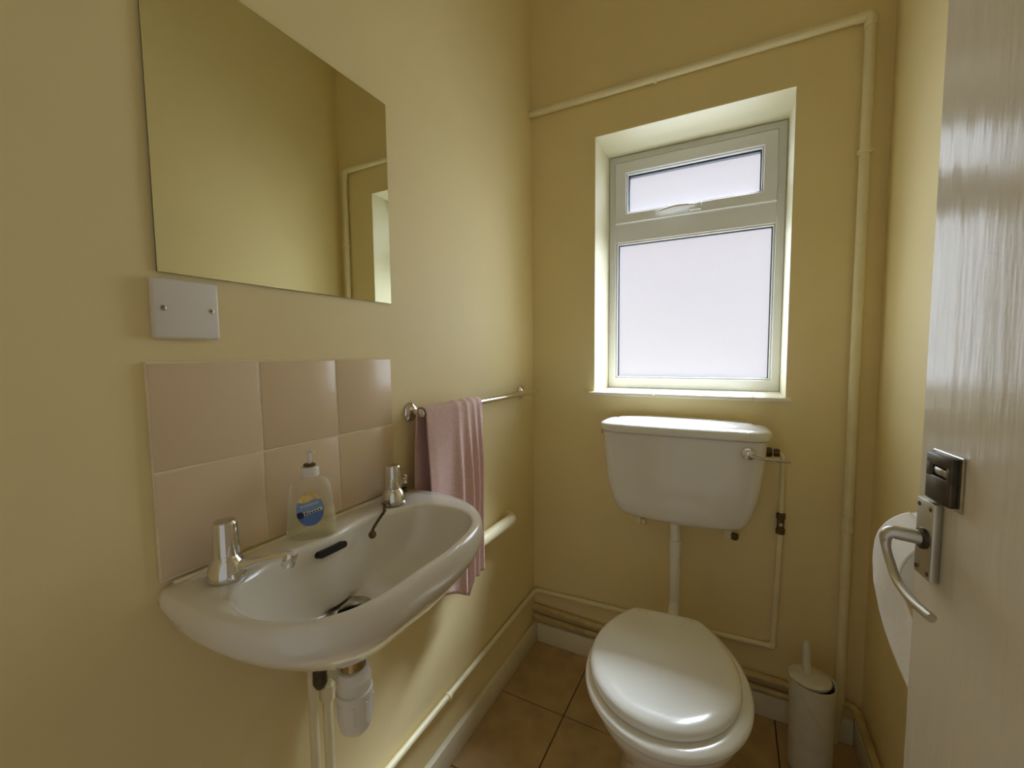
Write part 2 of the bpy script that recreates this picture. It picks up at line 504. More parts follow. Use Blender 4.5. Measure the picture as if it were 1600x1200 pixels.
# overflow slot: solid dark capsule in the tongue, its blackness painting the hole's shade
def capsule(bm, c, ax, ay, az, L, r, d, n=10):
    pts = []
    for i in range(n+1):
        a = -PI/2 + PI*i/n
        pts.append((L/2 + r*math.cos(a), r*math.sin(a)))
    for i in range(n+1):
        a = PI/2 + PI*i/n
        pts.append((-L/2 + r*math.cos(a), r*math.sin(a)))
    c, ax, ay, az = Vector(c), Vector(ax).normalized(), Vector(ay).normalized(), Vector(az).normalized()
    loft(bm, [[c + ax*p + ay*q - az*d for p, q in pts], [c + ax*p + ay*q for p, q in pts]])
    return bm
ovy = BY-0.033
obj('overflow_slot', capsule(bmesh.new(), (0.0905, ovy, 0.8270), (0.02, 1, 0.0), (-0.25, 0, 1), (1, 0, 0.25), 0.046, 0.0058, 0.02), M['dark'], bs)
# sealant along the wall, with a black mouldy stretch at the towel end
obj('sealant_bead', tube([(0.0095, BY-0.235, 0.846), (0.0095, BY+0.20, 0.846)], 0.0035, 8), M['tilegrout'], bs, True)
obj('mouldy_sealant', tube([(0.0075, BY+0.200, 0.847), (0.011, BY+0.210, 0.849), (0.0062, BY+0.222, 0.848), (0.0055, BY+0.245, 0.844), (0.005, BY+0.256, 0.838)], [0.003, 0.0042, 0.0036, 0.003, 0.002], 8), M['mould'], bs, True)

# ------------------------------------------------------------------ pillar taps
def make_tap(x, y, rz, label):
    t = thing('pillar_tap', label, 'tap', (x, y, 0.8464), rz, 'chrome pillar taps on the basin')
    obj('tap_body', lathe([(0.0248, 0.0), (0.0258, 0.002), (0.0258, 0.006), (0.0245, 0.014), (0.0215, 0.0235), (0.0180, 0.0300), (0.0150, 0.0325), (0.0150, 0.0340)], n=36), M['chrome'], t, True, 60)
    hd_ = obj('tap_head', lathe([(0.0150, 0.0342), (0.0172, 0.0350), (0.0174, 0.040), (0.0156, 0.0800), (0.0150, 0.0822), (0.0142, 0.0826)], n=36), M['chrome'], t, True, 50)
    obj('indicator_cap', lathe([(0.0138, 0.0824), (0.0132, 0.0834), (0.004, 0.0837)], n=28), M['worn'], hd_, True)
    sp_ = obj('spout', tube([(0.012, 0, 0.0150), (0.026, 0, 0.0185), (0.045, 0, 0.0235), (0.066, 0, 0.0285), (0.080, 0, 0.0310), (0.0890, 0, 0.0300)], [0.0105, 0.0085, 0.0068, 0.0064, 0.0068, 0.0066], 18, flat=0.95), M['chrome'], t, True)
    obj('nozzle', lathe([(0.0080, -0.001), (0.0092, 0.000), (0.0092, 0.018), (0.0080, 0.0200)], (0.0875, 0, 0.0165), (0.30, 0, 1), 22), M['chrome'], sp_, True, 50)
    return t
make_tap(0.060, -1.180, math.radians(28), 'chrome pillar tap left of the soap bottle, nearest the tile edge')
make_tap(0.060, -0.842, math.radians(118), 'chrome pillar tap at the towel end of the basin')

# plug chain: links from the far tap over the rim
ch = thing('plug_chain', 'dark tarnished plug chain dangling over the basin rim beside the far tap', 'chain', (0, 0, 0))
cp = fillet([(0.066, -0.874, 0.8600), (0.070, -0.880, 0.8500), (0.080, -0.890, 0.8480), (0.090, -0.915, 0.8430), (0.0915, -0.930, 0.8330), (0.0915, -0.936, 0.825)], 0.01, 4)
seglen = [0.0]
for a, b in zip(cp, cp[1:]):
    seglen.append(seglen[-1] + (b-a).length)
NL = 15
link_me = None
for i in range(NL):
    d = seglen[-1]*(i+0.5)/NL
    k = max(j for j in range(len(cp)-1) if seglen[j] <= d)
    dirv = (cp[k+1]-cp[k]).normalized()
    pos = cp[k] + dirv*(d-seglen[k])
    if link_me is None:
        bm = bmesh.new()
        loop = [Vector((0.0046*math.cos(2*PI*q/12), 0.0028*math.sin(2*PI*q/12), 0)) for q in range(13)]
        tube(loop, 0.0011, 6, bm, cap=False)
        o = obj('chain_link', bm, M['bronze'], ch, True)
        link_me = o.data
    else:
        o = bpy.data.objects.new('chain_link', link_me)
        COL.objects.link(o)
        o.parent = ch
    o.location = pos
    o.rotation_euler = (dirv.to_track_quat('X', 'Z') @ Matrix.Rotation((PI/2)*(i % 2), 3, 'X').to_quaternion()).to_euler()
obj('chain_stud', lathe([(0.002, -0.006), (0.0062, -0.005), (0.0075, 0.0), (0.0060, 0.005), (0.002, 0.006)], (0.0945, -0.938, 0.821), (0.6, -0.3, 0.7), 16), M['bronze'], ch, True)
obj('chain_collar', lathe([(0.0262, 0.0), (0.0272, 0.0005), (0.0272, 0.0025), (0.0262, 0.003)], (0.060, -0.842, 0.8475), n=24, cap=False), M['worn'], ch, True)

# ------------------------------------------------------------------ soap bottle
SB = thing('soap_bottle', 'clear pump soap bottle with blue and yellow label standing on the basin', 'bottle', (0.0455, -1.030, 0.8468), math.radians(-42))
# local x = towards the viewer (label side), local y = width
prof = [(0.0, 0.036, 0.019), (0.003, 0.0395, 0.0220), (0.012, 0.0408, 0.0232), (0.040, 0.0385, 0.0228), (0.070, 0.0350, 0.0215), (0.088, 0.0325, 0.0205), (0.0965, 0.0305, 0.0190), (0.1010, 0.0255, 0.0165), (0.1035, 0.0180, 0.0145), (0.1050, 0.0125, 0.0125), (0.1075, 0.0115, 0.0115)]
def body_at(z):
    for a, b in zip(prof, prof[1:]):
        if a[0] <= z <= b[0]:
            t = (z-a[0])/(b[0]-a[0])
            return a[1]+(b[1]-a[1])*t, a[2]+(b[2]-a[2])*t
    return prof[-1][1:]
def oval(w, d, z, n=40, ex=2.4):
    r = []
    for i in range(n):
        a = 2*PI*i/n
        c, s = math.cos(a), math.sin(a)
        k = 1.0/((abs(c))**ex + (abs(s))**ex)**(1/ex)
        r.append((d*k*c, w*k*s, z))
    return r
bm = bmesh.new()
loft(bm, [oval(w, d, z) for z, w, d in prof])
obj('bottle_body', bm, M['clear'], SB, True, 50)
bm = bmesh.new()
loft(bm, [oval(w*0.94, d*0.92, max(z, 0.0015)) for z, w, d in prof[:4]] + [oval(0.0375*0.94, 0.0223*0.92, 0.047)])
obj('liquid_soap', bm, M['soap'], SB, True, 50)
obj('collar', lathe([(0.0125, 0.1077), (0.0150, 0.1081), (0.0152, 0.1215), (0.0140, 0.1240), (0.009, 0.1247)], n=28), M['plastic'], SB, True)
obj('collar_ring', lathe([(0.0085, 0.1248), (0.0100, 0.1251), (0.0100, 0.1285), (0.0070, 0.1298)], n=24), M['bronze'], SB, True)
obj('pump_stem', lathe([(0.0036, 0.1299), (0.0036, 0.1490)], n=16), M['plastic'], SB, True)
obj('pump_nozzle', tube([(-0.009, -0.004, 0.1505), (0.0, 0, 0.1515), (0.010, 0.006, 0.1520), (0.016, 0.010, 0.1525)], [0.0040, 0.0046, 0.0036, 0.0022], 14, flat=0.75), M['plastic'], SB, True)
def patch(name, poly, m, off, parent, rot=0.0):
    """thin decal following the front of the bottle; poly in (across, height)"""
    bm = bmesh.new()
    cx = sum(p[0] for p in poly)/len(poly); cz = sum(p[1] for p in poly)/len(poly)
    def surf(y, z):
        w, d = body_at(z)
        q = min(abs(y)/w, 0.985)
        return (d*(1-q**2.4)**(1/2.4) + off, y, z)
    K = 7
    rings_ = [[surf(cx+(p[0]-cx)*k/K, cz+(p[1]-cz)*k/K) for p in poly] for k in range(1, K+1)]
    vr = loft(bm, rings_, False, False)
    c = bm.verts.new(surf(cx, cz))
    n = len(poly)
    for i in range(n):
        bm.faces.new((c, vr[0][i], vr[0][(i+1) % n]))
    return obj(name, bm, m, parent, True)
def egg(t):
    a = 2*PI*t
    return (0.0215*math.cos(a)*(1-0.12*math.sin(a)), 0.056 + 0.0305*math.sin(a))
EG = [egg(i/48) for i in range(48)]
def clipz(poly, f, above):
    return [(y, max(z, f(y)) if above else min(z, f(y))) for y, z in poly]
cut1 = lambda y: 0.069 + 0.10*y + 0.002*math.sin(y*180)
cut2 = lambda y: 0.053 + 0.26*y
lab = patch('label', EG, M['labelblue'], 0.0006, SB)
patch('label_sunburst', clipz(EG, cut1, True), M['labelyellow'], 0.0010, lab)
patch('label_title_panel', clipz(clipz(EG, cut1, False), cut2, True), M['labelmid'], 0.0010, lab)
band = [(-0.012, cut2(-0.012)-0.007), (0.0200, cut2(0.0200)-0.007), (0.0195, cut2(0.0195)-0.0005), (-0.012, cut2(-0.012)-0.0005)]
patch('label_band', band, M['labelpale'], 0.0014, lab)
patch('label_roundel', [(-0.0150+0.0058*math.cos(2*PI*i/20), 0.0455+0.0058*math.sin(2*PI*i/20)) for i in range(20)], M['labeldark'], 0.0018, lab)
for k in range(6):                      # illegible small print on the band and title
    y = -0.0075 + 0.0042*k
    hgt = 0.0042 if k == 0 else 0.0026
    z = cut2(y)-0.0055
    patch('label_print', [(y, z), (y+0.0026, z+0.0007), (y+0.0026, z+hgt+0.0007), (y, z+hgt)], M['labeldark'], 0.0019, lab)
for k in range(7):
    y = -0.0140 + 0.0041*k
    z = 0.0610 + 0.22*y
    patch('label_print', [(y, z), (y+0.0026, z+0.0006), (y+0.0026, z+0.0042), (y, z+0.0036)], M['labelpale'], 0.0016, lab)

# ------------------------------------------------------------------ bottle trap and basin pipework
tr = thing('bottle_trap', 'white plastic bottle trap with brass tail hanging under the basin', 'waste trap', (0, 0, 0))
TX, TY = DXX, DYY
obj('brass_tail', lathe([(0.0215, 0.6885), (0.0215, 0.618)], (TX, TY, 0), n=28), M['brass'], tr, True)
obj('tail_nut', lathe([(0.0275, 0.666), (0.0275, 0.650), (0.026, 0.647)], (TX, TY, 0), n=6), M['brass'], tr)
obj('top_nut', lathe([(0.0234, 0.617), (0.0266, 0.615), (0.0274, 0.602), (0.0297, 0.598)], (TX, TY, 0), n=32), M['plastic'], tr, True)
obj('trap_body', lathe([(0.0293, 0.598), (0.0293, 0.580), (0.0279, 0.578)], (TX, TY, 0), n=32), M['plastic'], tr, True)
cup = obj('trap_cup', lathe([(0.0279, 0.5775), (0.0315, 0.5765), (0.0315, 0.565), (0.0302, 0.563), (0.0293, 0.525), (0.0261, 0.508), (0.0180, 0.498), (0.0054, 0.495)], (TX, TY, 0), n=32), M['plastic'], tr, True)
for i in range(8):
    a = 2*PI*i/8
    c, s = math.cos(a), math.sin(a)
    obj('cup_rib', tube([(TX+0.0302*c, TY+0.0302*s, 0.561), (TX+0.0293*c, TY+0.0293*s, 0.526)], 0.0022, 8), M['plastic'], cup, True)
wp = thing('waste_pipe', 'fat cream-painted waste pipe running low along the left wall behind the towel', 'pipe', (0, 0, 0))
obj('pipe', tube(fillet([(TX-0.034, TY, 0.600), (0.030, TY, 0.600), (0.030, -0.30, 0.592), (0.030, -0.245, 0.592), (0.001, -0.225, 0.592)], 0.03), 0.0195, 20), M['pipe'], wp, True)
obj('pipe_collar', lathe([(0.0198, -0.02), (0.0235, -0.018), (0.0235, 0.018), (0.0198, 0.02)], (0.030, -0.93, 0.605), (0, 1, -0.02), 24, cap=False), M['pipe'], wp, True)
for y, r, zt, lab_ in ((-1.034, 0.0085, 0.700, 'thin cream supply pipe rising to the basin, left of its twin'), (-1.004, 0.0092, 0.575, 'thicker cream supply pipe rising beside the bottle trap')):
    sp1 = thing('supply_pipe', lab_, 'pipe', (0, 0, 0))
    obj('pipe', tube([(0.032, y, 0.001), (0.032, y, 0.30), (0.032, y, zt)], r, 14), M['pipe'], sp1, True)
    obj('compression_nut', lathe([(r, -0.016), (r+0.005, -0.014), (r+0.005, 0.012), (r, 0.016)], (0.032, y, 0.53 if r > 0.009 else 0.62), n=8, cap=False), M['pipe' if r > 0.009 else 'bronze'], sp1)
iv = obj('isolating_valve', tube([(0.062, -1.040, 0.690), (0.062, -1.040, 0.620), (0.062, -1.040, 0.585), (0.062, -1.040, 0.575)], [0.011, 0.011, 0.0125, 0.008], 14), M['blackmetal'], None, True)
tag(iv, 'small blackened valve end hanging under the basin beside the pipes', 'valve')

# ------------------------------------------------------------------ towel rail and towel
RXX, RZ = 0.052, 1.027
rl = thing('towel_rail', 'chrome towel rail with round wall roses holding the pink towel', 'towel rail', (0, 0, 0))
obj('rail_bar', lathe([(0.0070, 0.0), (0.0100, 0.002), (0.0100, 0.668), (0.0070, 0.671)], (RXX, -0.738, RZ), (0, 1, 0), 20), M['chrome'], rl, True)
for y in (-0.712, -0.112):
    ro = obj('wall_rose', lathe([(0.0250, 0.0008), (0.0255, 0.003), (0.0225, 0.008), (0.0120, 0.0125), (0.009, 0.014)], (0, y, RZ-0.003), (1, 0, 0), 30), M['chrome'], rl, True)
    obj('rail_post', tube([(0.012, y, RZ-0.003), (0.030, y, RZ-0.002), (RXX, y, RZ)], [0.0075, 0.0062, 0.0062], 16), M['chrome'], rl, True)
    for dz in (-0.016, 0.016):
        obj('rose_screw', lathe([(0.003, 0.0), (0.003, 0.0018), (0.002, 0.0024)], (0.0070, y, RZ-0.003+dz), (1, 0, 0), 10), M['bronze'], ro, True)

def towel_bm():
    bm = bmesh.new()
    NU, NV = 110, 90
    LF, LB, R0 = 0.478, 0.360, 0.0125
    arc = PI*R0
    tot = LF + arc + LB
    def pleat(s):                       # sharp-crested folds, deeper to the right
        p = 0.0
        for c, w, a in ((0.10, 0.11, 0.2), (0.50, 0.060, 0.8), (0.665, 0.050, 1.0), (0.80, 0.045, 1.0), (0.92, 0.040, 0.9)):
            p += a*math.exp(-abs((s-c)/w)**1.6)
        return p
    def f(i, j):
        s, t = i, j*tot
        y = -0.735 + 0.245*s
        jit = 0.003*math.sin(9*s+2.1)
        if t < LF:
            h = (LF-t)                  # distance below the rail on the room side
            g = 0.25 + 0.75*min(1.0, h/0.16)
            x = RXX + R0 + 0.0015 + 0.017*pleat(s)*g + 0.003*min(1, h/0.25)
            k = max(0.0, min(1.0, (s-0.61)/0.05))
            drop = (0.445 + 0.075*min(s, 0.62)/0.62)*(1-k) + 0.478*k
            hh = h*drop/LF + jit*h/LF
            z = RZ - hh
            squeeze = 0.05*min(1, h/LF)
            y = y + (0.62-s)*squeeze*0.245*1.2 + 0.006*math.sin(9*s+h*7)*min(1, h/0.3)
        elif t < LF+arc:
            a = (t-LF)/R0
            pz = 0.0035*pleat(s)
            x = RXX + (R0+0.0015+pz)*math.cos(a)
            if math.cos(a) > 0:
                x += 0.017*pleat(s)*0.25*math.cos(a)**2*0.7
            z = RZ + (R0+0.0015+pz)*math.sin(a)
        else:
            h = t-LF-arc
            x = RXX - R0 - 0.0015 - 0.004*pleat(s)*min(1, h/0.1) - 0.006*min(1, h/0.1)
            z = RZ - h
            y += 0.004*math.sin(11*s+h*5) - 0.010*min(1, h/0.2)
        return (max(x, 0.004), y, z)
    grid(bm, f, NU, NV)
    return bm
tw = obj('hand_towel', towel_bm(), M['towel'], None, True, 80)
tag(tw, 'pink terry hand towel folded over the chrome rail beside the basin', 'towel')
md = tw.modifiers.new('thickness', 'SOLIDIFY')
md.thickness = 0.0035
md.offset = 0.0

# ------------------------------------------------------------------ pipes on the walls
def clip_on(parent, pos, axis, r, wall):
    """saddle clip: a band round the pipe and a tab to the wall"""
    a = Vector(axis)
    c = obj('pipe_clip', lathe([(r*1.02, -0.006), (r*1.35, -0.005), (r*1.35, 0.005), (r*1.02, 0.006)], pos, axis, 20, cap=False), M['pipe'], parent, True)
    p = Vector(pos); w = Vector(wall)
    q = a.cross(w).normalized()
    end = p + w
    obj('clip_tab', tube([p + w*0.45, p + w*0.72], 0.0045, 8), M['pipe'], c)
    return c
hp = thing('heating_pipe', 'cream-painted pipe crossing above the window then down the right corner to floor', 'pipe', (0, 0, 0))
PX, PYY = 1.000, -0.017
obj('pipe', tube(fillet([(0.0005, PYY, 2.055), (PX, PYY, 2.050), (PX, PYY, 0.12), (PX-0.012, PYY-0.002, 0.001)], 0.02, 5), 0.0125, 18), M['pipe'], hp, True)
obj('elbow', tube(fillet([(PX-0.032, PYY, 2.050), (PX, PYY, 2.050), (PX, PYY, 2.018)], 0.02, 6), 0.0145, 18), M['pipe'], hp, True)
clip_on(hp, (0.452, PYY, 2.053), (1, 0, 0), 0.0125, (0, 0.016, -0.012))
clip_on(hp, (PX, PYY, 1.700), (0, 0, 1), 0.0125, (-0.012, 0.016, 0))
obj('coupling', lathe([(0.0126, -0.020), (0.0150, -0.018), (0.0150, 0.018), (0.0126, 0.020)], (PX, PYY, 0.665), n=20, cap=False), M['pipe'], hp, True)

lp = thing('low_pipe', 'thin cream-painted pipe running low along left wall and behind the toilet', 'pipe', (0, 0, 0))
obj('pipe', tube(fillet([(0.012, YF+0.002, 0.197), (0.012, -0.012, 0.212), (0.820, -0.012, 0.238)], 0.018, 6), 0.0085, 14), M['pipe'], lp, True)
clip_on(lp, (0.012, -0.602, 0.205), (0, 1, 0), 0.0085, (-0.010, 0, 0.010))
clip_on(lp, (0.300, -0.012, 0.2215), (1, 0, 0), 0.0085, (0, 0.010, 0.010))
clip_on(lp, (0.012, -1.20, 0.200), (0, 1, 0), 0.0085, (-0.010, 0, 0.010))
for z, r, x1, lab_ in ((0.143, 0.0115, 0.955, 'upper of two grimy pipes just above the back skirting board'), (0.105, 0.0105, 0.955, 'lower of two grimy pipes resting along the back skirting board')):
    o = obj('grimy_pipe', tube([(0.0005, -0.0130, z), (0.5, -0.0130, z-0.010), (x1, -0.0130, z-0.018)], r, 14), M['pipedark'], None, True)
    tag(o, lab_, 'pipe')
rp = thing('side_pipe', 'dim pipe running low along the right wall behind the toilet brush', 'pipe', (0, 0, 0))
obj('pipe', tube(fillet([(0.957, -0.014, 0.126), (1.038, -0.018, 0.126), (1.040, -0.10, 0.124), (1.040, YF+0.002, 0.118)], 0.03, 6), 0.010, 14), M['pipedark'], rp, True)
obj('coupling', lathe([(0.0101, -0.015), (0.0128, -0.013), (0.0128, 0.013), (0.0101, 0.015)], (1.040, -0.25, 0.1237), (0, 1, 0), 18, cap=False), M['pipedark'], rp, True)

# ------------------------------------------------------------------ cistern
CX = 0.556
ct = thing('cistern', 'white ceramic low-level cistern with chrome lever under the window', 'cistern', (CX, 0, 0))
def cis_ring(hw, yb, yf, z, bow=0.012, r=0.03, n=8, dz=0.0):
    """rounded rectangle with a gently bowed front; dz droops the middle"""
    pts = []
    def add(cx, cy, a0):
        for i in range(n+1):
            a = a0 + PI/2*i/n
            pts.append((cx + r*math.cos(a), cy + r*math.sin(a)))
    add(hw-r, yb-r if False else yb-0.001-r, 0); add(-hw+r, yb-0.001-r, PI/2)
    for k in range(1, 8):
        pass
    add(-hw+r, yf+r, PI)
    for k in range(1, 12):
        x = -hw+r + (2*hw-2*r)*k/12
        pts.append((x, yf))
    add(hw-r, yf+r, 1.5*PI)
    out = []
    for x, y in pts:
        k = 1-(x/hw)**2
        if y < (yb+yf)/2:
            y -= bow*k
        out.append((x, y, z - dz*k))
    return out
bm = bmesh.new()
spec_ = [(0.160, -0.125, 0.6420, 0.010, 0.008), (0.177, -0.142, 0.6440, 0.011, 0.009), (0.186, -0.150, 0.6520, 0.012, 0.010), (0.193, -0.155, 0.6640, 0.012, 0.008), (0.204, -0.160, 0.692, 0.012, 0.004), (0.214, -0.164, 0.730, 0.012, 0), (0.222, -0.167, 0.780, 0.012, 0), (0.229, -0.170, 0.85, 0.012, 0), (0.233, -0.172, 0.912, 0.012, 0)]
loft(bm, [cis_ring(hw, -0.004, yf, z, bw, 0.03, dz=dz) for hw, yf, z, bw, dz in spec_])
obj('tank', bm, M['china'], ct, True, 60)
bm = bmesh.new()
lid_ = [(0.236, -0.176, 0.9135, 0.012), (0.2415, -0.1815, 0.9150, 0.012), (0.2430, -0.1830, 0.9180, 0.012), (0.2430, -0.1830, 0.9330, 0.012), (0.2405, -0.1800, 0.9385, 0.012), (0.232, -0.170, 0.9420, 0.011), (0.215, -0.152, 0.9450, 0.010), (0.200, -0.138, 0.9462, 0.009), (0.194, -0.131, 0.9490, 0.008), (0.170, -0.115, 0.9510, 0.006), (0.08, -0.075, 0.9520, 0.003)]
loft(bm, [cis_ring(hw, -0.003 if i < 5 else -0.003-0.004*(i-4), yf, z, bw, 0.050 if i < 10 else 0.015) for i, (hw, yf, z, bw) in enumerate(lid_)])
obj('tank_lid', bm, M['china'], ct, True, 60)
lv = obj('flush_lever', lathe([(0.0185, -0.006), (0.0185, 0.002), (0.0165, 0.005), (0.011, 0.0065), (0.0095, 0.015), (0.006, 0.017)], (0.186, -0.176, 0.880), (0, -1, 0), 26), M['chrome'], ct, True)
obj('lever_arm', tube([(0.186, -0.188, 0.879), (0.200, -0.1925, 0.8755), (0.225, -0.1945, 0.873), (0.258, -0.195, 0.8715), (0.283, -0.194, 0.8705)], [0.0070, 0.0055, 0.0046, 0.0042, 0.0034], 14, flat=0.7), M['worn'], lv, True)
for x in (-0.140, 0.140):
    br = obj('fixing_bracket', B((x-0.012, -0.034, 0.568), (x+0.010, -0.0275, 0.6445), 0.002, 1), M['pipe'], ct)
    obj('wing_nut', lathe([(0.009, -0.012), (0.011, -0.008), (0.011, 0.006), (0.006, 0.008)], (x+0.019, -0.030, 0.582), (0, 0, 1), 6), M['bronze' if x > 0 else 'pipe'], ct)
obj('overflow_stub', tube([(-0.225, -0.06, 0.893), (-0.262, -0.06, 0.893)], 0.009, 14), M['brass'], ct, True)
# inlet fitting at the right end
obj('inlet_nut', lathe([(0.013, 0.0), (0.015, 0.002), (0.015, 0.018), (0.012, 0.021)], (0.230, -0.055, 0.865), (1, 0, 0), 6), M['bronze'], ct)
# flush pipe
fp = thing('flush_pipe', 'white plastic flush pipe dropping from the cistern to the toilet pan', 'pipe', (0, 0, 0))
FPX_, FPY_ = 0.545, -0.088
PANX, PANZ = 0.552, 0.330
obj('pipe', tube(fillet([(FPX_, FPY_, 0.632), (FPX_+0.002, FPY_-0.004, 0.345), (FPX_+0.003, FPY_-0.050, 0.325), (FPX_+0.003, FPY_-0.081, 0.325)], 0.04, 8), 0.0165, 20), M['plastic'], fp, True)
obj('flush_nut', lathe([(0.0245, 0.633), (0.0245, 0.618), (0.021, 0.614)], (FPX_, FPY_, 0), n=24), M['plastic'], fp, True)
obj('pipe_sleeve', lathe([(0.0168, 0.560), (0.0185, 0.559), (0.0185, 0.505), (0.0168, 0.504)], (FPX_+0.001, FPY_-0.002, 0), n=24, cap=False), M['plastic'], fp, True)

# water feed up to the cistern with stop valve
fd = thing('feed_pipe', 'thin pipe with tarnished stop valve feeding the right end of the cistern', 'pipe', (0, 0, 0))
obj('lower_pipe', tube([(0.829, -0.012, 0.2385), (0.834, -0.0135, 0.45), (0.838, -0.016, 0.612)], 0.0080, 14), M['pipe'], fd, True)
obj('upper_pipe', tube(fillet([(0.838, -0.016, 0.672), (0.836, -0.028, 0.80), (0.834, -0.055, 0.862), (0.8085, -0.055, 0.865)], 0.02, 6), 0.0065, 14), M['pipe'], fd, True)
sv = obj('stop_valve', lathe([(0.0085, 0.606), (0.0125, 0.608), (0.0125, 0.622), (0.0100, 0.626), (0.0100, 0.652), (0.0125, 0.656), (0.0125, 0.670), (0.0080, 0.673)], (0.838, -0.016, 0), n=8), M['bronze'], fd)
obj('valve_screw', lathe([(0.0065, 0.0), (0.0065, 0.012), (0.004, 0.014)], (0.838, -0.024, 0.640), (0, -1, 0), 14), M['worn'], sv, True)
obj('feed_elbow', tube(fillet([(0.8105, -0.012, 0.2380), (0.829, -0.012, 0.2385), (0.8295, -0.012, 0.256)], 0.01, 5), 0.0105, 14), M['pipe'], fd, True)
obj('union_nut', lathe([(0.010, 0), (0.0125, 0.001), (0.0125, 0.014), (0.009, 0.016)], (0.8105, -0.055, 0.8648), (1, 0, 0), 6), M['bronze'], fd)

# ------------------------------------------------------------------ toilet pan with seat and lid
TA = math.radians(5.5)
tl = thing('toilet', 'white toilet with closed lid standing on the tiled floor below the cistern', 'toilet', (0.546, -0.215, 0), TA)
# local: +x right, -y towards the viewer
def pan_outline(hw, y0, y1, n=64, back=0.6, peak=0.52):
    """egg from y0 (back) to y1 (front); back = width share at the blunt back"""
    L = y0-y1
    half = []
    for i in range(n//2+1):
        t = i/(n//2)
        a = PI*t
        # t=0 back, t=1 front
        s = (1-math.cos(a))/2
        base = math.sqrt(max(0.0, 1-((s-peak)/(1-peak))**2)) if s > peak else 1-(1-back)*((peak-s)/peak)**2.2
        half.append((hw*base, y0-L*s))
    pts = [(x, y) for x, y in half] + [(-x, y) for x, y in half[-2::-1]]
    return pts
def ring_at(hw, y0, y1, z, back, peak=0.52, rb=0.03):
    return [(x, y, z) for x, y in rounded(pan_outline(hw, y0, y1, 72, back, peak), 4)]
def rounded(poly, it):
    """smooth a closed polygon a little so the back corners turn softly"""
    for _ in range(it):
        n = len(poly)
        poly = [((poly[i-1][0]+2*poly[i][0]+poly[(i+1) % n][0])/4, (poly[i-1][1]+2*poly[i][1]+poly[(i+1) % n][1])/4) for i in range(n)]
    return poly
bm = bmesh.new()
pan = [(0.118, -0.015, -0.400, 0.001, 0.85), (0.118, -0.015, -0.400, 0.020, 0.85), (0.108, -0.012, -0.385, 0.045, 0.85), (0.103, -0.008, -0.375, 0.12, 0.85), (0.112, 0.0, -0.385, 0.19, 0.8), (0.135, 0.0, -0.415, 0.25, 0.72), (0.160, -0.015, -0.455, 0.305, 0.66), (0.174, -0.030, -0.485, 0.350, 0.62), (0.178, -0.038, -0.497, 0.378, 0.60), (0.176, -0.040, -0.495, 0.386, 0.60), (0.168, -0.044, -0.487, 0.389, 0.60)]
loft(bm, [ring_at(hw, y0, y1, z, bk) for hw, y0, y1, z, bk in pan])
obj('pan', bm, M['china'], tl, True, 60)
obj('inlet_horn', tube([(0.0, 0.045, 0.325), (0.0, 0.020, 0.325), (0.0, -0.06, 0.325)], [0.030, 0.033, 0.036], 22), M['china'], tl, True)
obj('outlet', tube(fillet([(0.0, -0.02, 0.19), (0.0, 0.075, 0.185), (-0.0, 0.13, 0.12), (0.0, 0.14, 0.082)], 0.06, 6), 0.046, 22), M['china'], tl, True)
bm = bmesh.new()
st = [(0.172, -0.072, -0.500, 0.3905), (0.181, -0.068, -0.511, 0.3925), (0.184, -0.066, -0.514, 0.3985), (0.1825, -0.068, -0.5125, 0.4055), (0.176, -0.074, -0.506, 0.4095), (0.160, -0.089, -0.490, 0.4105)]
loft(bm, [ring_at(hw, y0, y1, z, 0.55) for hw, y0, y1, z in st])
obj('seat', bm, M['seat'], tl, True, 60)
bm = bmesh.new()
ld = [(0.160, -0.082, -0.476, 0.4110), (0.167, -0.079, -0.4835, 0.4125), (0.169, -0.078, -0.4855, 0.4180), (0.1680, -0.079, -0.4845, 0.4250), (0.1640, -0.083, -0.4805, 0.4310), (0.155, -0.090, -0.470, 0.4345), (0.138, -0.106, -0.452, 0.4362), (0.10, -0.10, -0.40, 0.4375), (0.04, -0.19, -0.31, 0.4382)]
loft(bm, [[(x-0.007, y, z) for x, y, z in ring_at(hw, y0, y1, z, 0.50)] for hw, y0, y1, z in ld])
obj('lid', bm, M['seat'], tl, True, 60)
for x in (-0.075, 0.075):
    obj('hinge', lathe([(0.012, 0.3895), (0.012, 0.402), (0.009, 0.405)], (x, -0.064, 0), n=18), M['plastic'], tl, True)

# ------------------------------------------------------------------ toilet brush
tb = thing('toilet_brush', 'tall off-white toilet brush pot with lidded brush handle in the back corner', 'toilet brush', (0.912, -0.158, 0.001))
bm = bmesh.new()
n = 40
rr = [(0.0470, 0.0), (0.0500, 0.003), (0.0510, 0.02), (0.0520, 0.12), (0.0535, 0.235), (0.0545, 0.262), (0.0540, 0.266), (0.0515, 0.264), (0.0505, 0.250)]
rings_ = []
for r, z in rr:
    rings_.append([(r*math.cos(2*PI*i/n)*(1+0.012*math.sin(3*2*PI*i/n+z*18)), r*math.sin(2*PI*i/n)*(1+0.012*math.sin(2*2*PI*i/n+z*25)), z) for i in range(n)])
loft(bm, rings_, True, False)
pot = obj('pot', bm, M['brushpot'], tb, True, 60)
